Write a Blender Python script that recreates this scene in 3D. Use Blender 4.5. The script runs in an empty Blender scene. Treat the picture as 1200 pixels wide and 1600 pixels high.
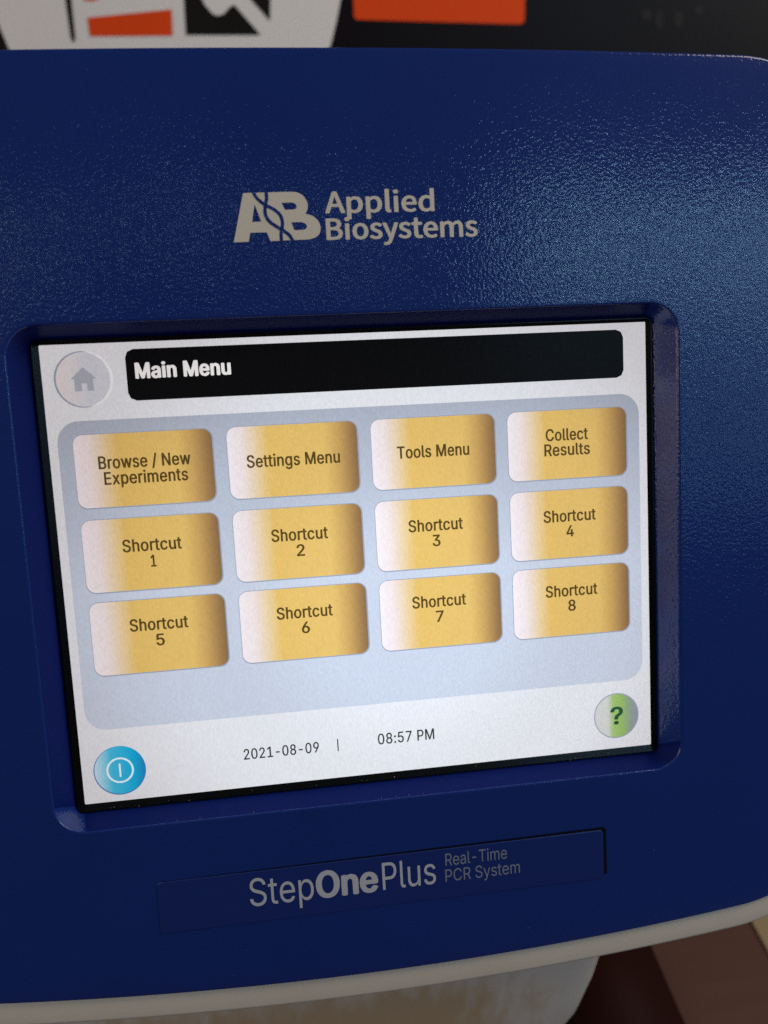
import bpy, bmesh, math, random
from mathutils import Vector, Matrix, Euler

random.seed(4)
S = bpy.context.scene
COL = S.collection
MM = 0.001

# ------------------------------------------------------------------ frame of the instrument
TILT = math.radians(15)                      # the face leans back 15 degrees
FACE_ROT = (math.pi / 2 - TILT, 0, 0)        # panel x right, y up the face, z out of the face
FACE_LOC = Vector((0, 0, 0.205))             # centre of the screen above the table
ROT = Euler(FACE_ROT).to_matrix()
def W(x, y, z):                              # panel millimetres -> world metres
    return FACE_LOC + ROT @ (Vector((x, y, z)) * MM)

# ------------------------------------------------------------------ camera
cam_d = bpy.data.cameras.new('camera')
cam = bpy.data.objects.new('camera', cam_d); COL.objects.link(cam)
cam_d.sensor_fit = 'VERTICAL'; cam_d.sensor_height = 32; cam_d.sensor_width = 24
cam_d.lens = 24.184
cam_d.clip_start = 0.005; cam_d.clip_end = 50
Rc = Matrix(((0.990925, 0.065906, -0.117148), (-0.133114, 0.360213, -0.923324), (-0.018654, 0.930539, 0.365717)))
cam.matrix_world = Matrix.Translation((-0.01614929, -0.15687915, 0.27854319)) @ Rc.to_4x4()
cam_d.dof.use_dof = True
cam_d.dof.focus_distance = 0.174
cam_d.dof.aperture_fstop = 9.5
S.camera = cam

# ------------------------------------------------------------------ world, lamps, exposure
wd = bpy.data.worlds.new('World'); S.world = wd; wd.use_nodes = True
wd.node_tree.nodes['Background'].inputs[0].default_value = (0.55, 0.6, 0.75, 1)
wd.node_tree.nodes['Background'].inputs[1].default_value = 0.045
def area(name, p, target, sx, sy, power, color):
    l = bpy.data.lights.new(name, 'AREA'); l.shape = 'RECTANGLE'; l.size = sx; l.size_y = sy
    l.energy = power; l.color = color
    o = bpy.data.objects.new(name, l); COL.objects.link(o)
    o.location = p
    o.rotation_euler = (Vector(target) - Vector(p)).to_track_quat('-Z', 'Z').to_euler()
    return o
MID = W(0, 20, 0)
# a window wall far to the front right: small bright panes that the textured face mirrors as glints
for i in range(6):
    for j in range(3):
        area('window_light', W(390 + 150 * i, 335 - 80 * j, 980), MID, 0.034, 0.022, (0.095, 0.068, 0.048)[j], (0.40, 0.73, 1.0))
    for j in range(3):
        area('lower_window_light', W(390 + 150 * i, 90 - 90 * j, 980), MID, 0.045, 0.03, 0.026, (0.34, 0.70, 1.0))
for i in range(4):
    area('far_window_light', W(-580 + 220 * i, 330 - 40 * (i % 2), 980), MID, 0.04, 0.025, 0.030, (0.50, 0.78, 1.0))
area('ceiling_light', W(560, 440, 200), MID, 0.50, 0.36, 3.2, (1.0, 0.84, 0.66))
area('room_light', W(-700, 120, 60), MID, 0.35, 0.35, 0.9, (1.0, 0.72, 0.55))
area('side_light', W(-620, 240, 520), MID, 0.45, 0.45, 1.15, (1.0, 0.80, 0.60))
vs = S.view_settings
S.display_settings.display_device = 'sRGB'
vs.view_transform = 'Standard'; vs.look = 'None'; vs.exposure = 0; vs.gamma = 1; vs.use_curve_mapping = False

# ------------------------------------------------------------------ materials
def mat(name, color=(.5, .5, .5), rough=.5, spec=.5, metal=0.0):
    m = bpy.data.materials.new(name); m.use_nodes = True
    b = m.node_tree.nodes['Principled BSDF']
    b.inputs['Base Color'].default_value = (*color, 1); b.inputs['Roughness'].default_value = rough
    b.inputs['Specular IOR Level'].default_value = spec; b.inputs['Metallic'].default_value = metal
    return m
def nd(m, kind, **kw):
    n = m.node_tree.nodes.new(kind)
    for k, v in kw.items(): setattr(n, k, v)
    return n
def ln(m, a, b): m.node_tree.links.new(a, b)
def bsdf(m): return m.node_tree.nodes['Principled BSDF']
def noise(m, scale, detail=2, rough=.5, coord='Object', vec=None):
    n = nd(m, 'ShaderNodeTexNoise'); n.inputs['Scale'].default_value = scale
    n.inputs['Detail'].default_value = detail; n.inputs['Roughness'].default_value = rough
    if vec is None:
        tc = nd(m, 'ShaderNodeTexCoord'); vec = tc.outputs[coord]
    ln(m, vec, n.inputs['Vector']); return n
def ramp(m, src, stops):
    r = nd(m, 'ShaderNodeValToRGB'); e = r.color_ramp.elements
    while len(e) < len(stops): e.new(.5)
    for el, (p, c) in zip(e, stops):
        el.position = p; el.color = (*c, 1) if len(c) == 3 else c
    ln(m, src, r.inputs[0]); return r
def bump(m, height, strength, dist, prev=None):
    b = nd(m, 'ShaderNodeBump'); b.inputs['Strength'].default_value = strength; b.inputs['Distance'].default_value = dist
    ln(m, height, b.inputs['Height'])
    if prev: ln(m, prev, b.inputs['Normal'])
    return b.outputs['Normal']
def srgb(r, g, b):
    f = lambda c: (c / 255 / 12.92) if c / 255 <= .04045 else ((c / 255 + .055) / 1.055) ** 2.4
    return (f(r), f(g), f(b))

# textured moulded plastic
BLUE = mat('blue_textured_plastic', (0.006, 0.014, 0.14), .16, .5)
n1 = noise(BLUE, 1500, 1, .5); n3 = noise(BLUE, 25, 3, .6)
nn = bump(BLUE, n1.outputs['Fac'], .7, .000098)
ln(BLUE, nn, bsdf(BLUE).inputs['Normal'])
bsdf(BLUE).inputs['Coat Weight'].default_value = .14; bsdf(BLUE).inputs['Coat Roughness'].default_value = .55; bsdf(BLUE).inputs['Coat Tint'].default_value = (.55, .8, 1, 1)
rr = ramp(BLUE, n3.outputs['Fac'], [(.3, (.10,) * 3), (.75, (.15,) * 3)])
ln(BLUE, rr.outputs[0], bsdf(BLUE).inputs['Roughness'])
cr = ramp(BLUE, n3.outputs['Fac'], [(.3, (.0075, .0310, .210)), (.8, (.0090, .0350, .232))])
ln(BLUE, cr.outputs[0], bsdf(BLUE).inputs['Base Color'])
SHADED_BLUE = mat('blue_plastic_recess_shade', (.005, .014, .13), .35, .03)  # darker, duller copy of the blue plastic: recess shade put into the material
w1 = noise(SHADED_BLUE, 2700, 1, .5)
ln(SHADED_BLUE, bump(SHADED_BLUE, w1.outputs['Fac'], .7, .00008), bsdf(SHADED_BLUE).inputs['Normal'])
BLUE_SMOOTH = mat('blue_smooth_plate', (.0105, .0300, .200), .30, .5)
GAP_SHADE = mat('dark_gap_shade', (.002, .003, .012), .6, .2)
SILVER = mat('warm_silver_print', (.80, .75, .66), .45, .4)
sn = noise(SILVER, 2400, 2)
ln(SILVER, bump(SILVER, sn.outputs['Fac'], .4, .00012), bsdf(SILVER).inputs['Normal'])
PLATE_INK = mat('pale_plate_print', (.58, .62, .70), .45, .4)
PLATE_INK_DIM = mat('grey_plate_print', (.25, .29, .38), .45, .4)
WHITE = mat('off_white_plastic', (.66, .61, .55), .38, .5)
wn = noise(WHITE, 1300, 2); wl = noise(WHITE, 30, 4, .6)
ln(WHITE, bump(WHITE, wn.outputs['Fac'], .25, .00012), bsdf(WHITE).inputs['Normal'])
wr = ramp(WHITE, wl.outputs['Fac'], [(.3, (.76, .69, .60)), (.7, (.82, .76, .68))])
ln(WHITE, wr.outputs[0], bsdf(WHITE).inputs['Base Color'])
# lower housing: same plastic, turning brown in streaks downwards and to the left
STREAKED = mat('white_plastic_with_brown_streaks', (.7, .68, .66), .42, .5)
tc = nd(STREAKED, 'ShaderNodeTexCoord'); mp = nd(STREAKED, 'ShaderNodeMapping')
ln(STREAKED, tc.outputs['Object'], mp.inputs['Vector']); mp.inputs['Scale'].default_value = (1, .3, .35)
st = noise(STREAKED, 160, 5, .68, vec=mp.outputs['Vector'])
big = noise(STREAKED, 14, 2)
sx = nd(STREAKED, 'ShaderNodeSeparateXYZ'); ln(STREAKED, tc.outputs['Object'], sx.inputs[0])
xb = nd(STREAKED, 'ShaderNodeMapRange'); ln(STREAKED, sx.outputs['X'], xb.inputs['Value'])
xb.inputs['From Min'].default_value = .058; xb.inputs['From Max'].default_value = .015
zb = nd(STREAKED, 'ShaderNodeMapRange'); ln(STREAKED, sx.outputs['Z'], zb.inputs['Value'])
zb.inputs['From Min'].default_value = .092; zb.inputs['From Max'].default_value = .066
xz = nd(STREAKED, 'ShaderNodeMath', operation='MULTIPLY'); ln(STREAKED, xb.outputs[0], xz.inputs[0]); ln(STREAKED, zb.outputs[0], xz.inputs[1])
ad = nd(STREAKED, 'ShaderNodeMath', operation='ADD'); ln(STREAKED, st.outputs['Fac'], ad.inputs[0])
s2 = nd(STREAKED, 'ShaderNodeMath', operation='MULTIPLY'); ln(STREAKED, xz.outputs[0], s2.inputs[0]); s2.inputs[1].default_value = .62
ln(STREAKED, s2.outputs[0], ad.inputs[1])
sr = ramp(STREAKED, ad.outputs[0], [(.66, (.90, .85, .78)), (.80, (.82, .71, .57)), (1.0, (.74, .55, .35))])
ln(STREAKED, sr.outputs[0], bsdf(STREAKED).inputs['Base Color'])
GASKET = mat('black_gasket', (.004, .004, .004), .25, .25)

# ---- emissive display content
def lit(name, color, strength=1.0, grad=None, grain=.05, axis='X'):
    m = mat(name, (.006, .006, .007), .25, .09)
    b = bsdf(m)
    tc = nd(m, 'ShaderNodeTexCoord')
    # LCD pixel structure: one value per pixel cell
    sc = nd(m, 'ShaderNodeVectorMath', operation='SCALE'); mpg = nd(m, 'ShaderNodeMapping'); mpg.inputs['Scale'].default_value = (1 / .000206, 1 / .00060, 1); ln(m, tc.outputs['Object'], mpg.inputs['Vector']); ln(m, mpg.outputs[0], sc.inputs[0]); sc.inputs['Scale'].default_value = 1
    fl = nd(m, 'ShaderNodeVectorMath', operation='FLOOR'); ln(m, sc.outputs[0], fl.inputs[0])
    wn = nd(m, 'ShaderNodeTexWhiteNoise', noise_dimensions='2D'); ln(m, fl.outputs[0], wn.inputs['Vector'])
    mr = nd(m, 'ShaderNodeMapRange'); ln(m, wn.outputs['Value'], mr.inputs['Value'])
    mr.inputs['To Min'].default_value = 1 - grain; mr.inputs['To Max'].default_value = 1 + grain
    # backlight and viewing-angle falloff put into the emission: brightest mid-display, weaker at its edges
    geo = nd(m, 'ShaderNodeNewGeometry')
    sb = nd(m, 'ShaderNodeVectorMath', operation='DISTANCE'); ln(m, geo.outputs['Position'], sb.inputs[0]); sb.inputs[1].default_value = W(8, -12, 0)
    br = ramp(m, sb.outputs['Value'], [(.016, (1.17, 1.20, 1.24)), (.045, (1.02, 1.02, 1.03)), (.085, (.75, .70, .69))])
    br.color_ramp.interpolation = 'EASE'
    wv = nd(m, 'ShaderNodeTexWave', wave_type='BANDS', bands_direction='X'); ln(m, tc.outputs['Object'], wv.inputs['Vector'])
    wv.inputs['Scale'].default_value = 2 * math.pi / 20 / .000206; wv.inputs['Distortion'].default_value = 0
    wm = nd(m, 'ShaderNodeMapRange'); ln(m, wv.outputs['Fac'], wm.inputs['Value']); wm.inputs['To Min'].default_value = .7; wm.inputs['To Max'].default_value = 1.3
    gw = nd(m, 'ShaderNodeMath', operation='MULTIPLY'); ln(m, mr.outputs[0], gw.inputs[0]); ln(m, wm.outputs[0], gw.inputs[1])
    mx = nd(m, 'ShaderNodeMix', data_type='RGBA', blend_type='MULTIPLY'); mx.inputs['Factor'].default_value = 1
    if grad:
        uv = nd(m, 'ShaderNodeUVMap'); s = nd(m, 'ShaderNodeSeparateXYZ'); ln(m, uv.outputs[0], s.inputs[0])
        r = ramp(m, s.outputs[axis], grad); ln(m, r.outputs[0], mx.inputs[6])
    else: mx.inputs[6].default_value = (*color, 1)
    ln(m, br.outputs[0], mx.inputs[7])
    ln(m, mx.outputs[2], b.inputs['Emission Color'])
    st = nd(m, 'ShaderNodeMath', operation='MULTIPLY'); ln(m, gw.outputs[0], st.inputs[0]); st.inputs[1].default_value = strength
    ln(m, st.outputs[0], b.inputs['Emission Strength'])
    return m
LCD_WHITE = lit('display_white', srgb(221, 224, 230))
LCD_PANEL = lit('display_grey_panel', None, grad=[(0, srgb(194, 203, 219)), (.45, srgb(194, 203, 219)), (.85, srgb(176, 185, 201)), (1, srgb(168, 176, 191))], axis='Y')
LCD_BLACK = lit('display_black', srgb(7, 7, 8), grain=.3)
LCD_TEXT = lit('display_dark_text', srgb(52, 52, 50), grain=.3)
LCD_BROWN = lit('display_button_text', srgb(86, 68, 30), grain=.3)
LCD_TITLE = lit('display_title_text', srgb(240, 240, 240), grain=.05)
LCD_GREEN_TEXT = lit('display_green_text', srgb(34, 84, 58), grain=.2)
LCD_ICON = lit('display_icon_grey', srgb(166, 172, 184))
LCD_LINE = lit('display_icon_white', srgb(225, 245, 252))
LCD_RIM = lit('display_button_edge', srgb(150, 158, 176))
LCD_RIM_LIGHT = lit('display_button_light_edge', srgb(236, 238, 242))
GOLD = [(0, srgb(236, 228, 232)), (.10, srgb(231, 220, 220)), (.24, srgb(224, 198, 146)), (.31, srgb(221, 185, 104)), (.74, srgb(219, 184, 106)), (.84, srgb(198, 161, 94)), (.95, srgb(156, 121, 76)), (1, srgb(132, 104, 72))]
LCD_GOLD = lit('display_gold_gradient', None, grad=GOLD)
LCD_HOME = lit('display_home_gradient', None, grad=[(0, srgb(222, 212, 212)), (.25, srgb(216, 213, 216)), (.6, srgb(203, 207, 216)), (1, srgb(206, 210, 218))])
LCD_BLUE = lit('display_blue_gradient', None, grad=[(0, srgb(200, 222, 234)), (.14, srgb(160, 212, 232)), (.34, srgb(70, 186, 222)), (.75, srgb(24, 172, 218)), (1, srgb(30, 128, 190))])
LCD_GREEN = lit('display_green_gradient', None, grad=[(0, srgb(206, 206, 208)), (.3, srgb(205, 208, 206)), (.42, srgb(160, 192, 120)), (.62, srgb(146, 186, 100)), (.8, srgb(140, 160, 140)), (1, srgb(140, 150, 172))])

# ------------------------------------------------------------------ object helpers
def link(name, me, mats, parent=None, loc=(0, 0, 0), rot=(0, 0, 0), smooth=False):
    me.name = name
    for m in (mats if isinstance(mats, (list, tuple)) else [mats]):
        if me.materials.find(m.name) < 0: me.materials.append(m)
    o = bpy.data.objects.new(name, me); COL.objects.link(o)
    o.location = loc; o.rotation_euler = rot
    if parent: o.parent = parent
    if smooth:
        for p in me.polygons: p.use_smooth = True
    return o
def tag(o, label=None, cat=None, kind=None, group=None):
    if label: o['label'] = label
    if cat: o['category'] = cat
    if kind: o['kind'] = kind
    if group: o['group'] = group
    return o
def bm_mesh(bm):
    bmesh.ops.recalc_face_normals(bm, faces=bm.faces[:])
    me = bpy.data.meshes.new('m'); bm.to_mesh(me); bm.free(); return me

def rrect(hx, hy, r, ns=(60, 60), nc=16, cx=0, cy=0):
    """rounded rectangle as a closed list of points, same count for any size: right, top, left, bottom"""
    pts = []
    def corner(sx, sy, a0):
        for i in range(nc):
            a = a0 + (math.pi / 2) * (i + .5) / nc
            pts.append((sx * (hx - r) + r * math.cos(a), sy * (hy - r) + r * math.sin(a)))
    def side(p, q, n):
        for i in range(n + 1):
            t = i / n; pts.append((p[0] + (q[0] - p[0]) * t, p[1] + (q[1] - p[1]) * t))
    side((hx, -hy + r), (hx, hy - r), ns[1]); corner(1, 1, 0)
    side((hx - r, hy), (-hx + r, hy), ns[0]); corner(-1, 1, math.pi / 2)
    side((-hx, hy - r), (-hx, -hy + r), ns[1]); corner(-1, -1, math.pi)
    side((-hx + r, -hy), (hx - r, -hy), ns[0]); corner(1, -1, -math.pi / 2)
    return [(x + cx, y + cy) for x, y in pts]
def loft(loops, closed=False, cap0=False, cap1=False):
    bm = bmesh.new(); vs = [[bm.verts.new(Vector(p) * MM) for p in L] for L in loops]
    n = len(loops[0])
    for a, b in zip(vs, vs[1:]):
        for i in range(n):
            j = (i + 1) % n
            bm.faces.new((a[i], a[j], b[j], b[i]))
    if cap0: bm.faces.new(vs[0])
    if cap1: bm.faces.new(vs[-1])
    return bm_mesh(bm)

def curve_mesh(o):
    bpy.context.view_layer.update()
    dg = bpy.context.evaluated_depsgraph_get()
    me = bpy.data.meshes.new_from_object(o.evaluated_get(dg))
    d = o.data; bpy.data.objects.remove(o); bpy.data.curves.remove(d)
    return me
def poly_mesh(splines, extrude=0.0, bevel=0.0):
    """flat filled shape (holes allowed) from closed point lists in mm"""
    cu = bpy.data.curves.new('c', 'CURVE'); cu.dimensions = '2D'; cu.fill_mode = 'BOTH'; cu.extrude = extrude * MM
    cu.bevel_depth = bevel * MM
    for pts in splines:
        s = cu.splines.new('POLY'); s.points.add(len(pts) - 1); s.use_cyclic_u = True
        for p, (x, y) in zip(s.points, pts): p.co = (x * MM, y * MM, 0, 1)
    o = bpy.data.objects.new('c', cu); COL.objects.link(o)
    return curve_mesh(o)
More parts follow.
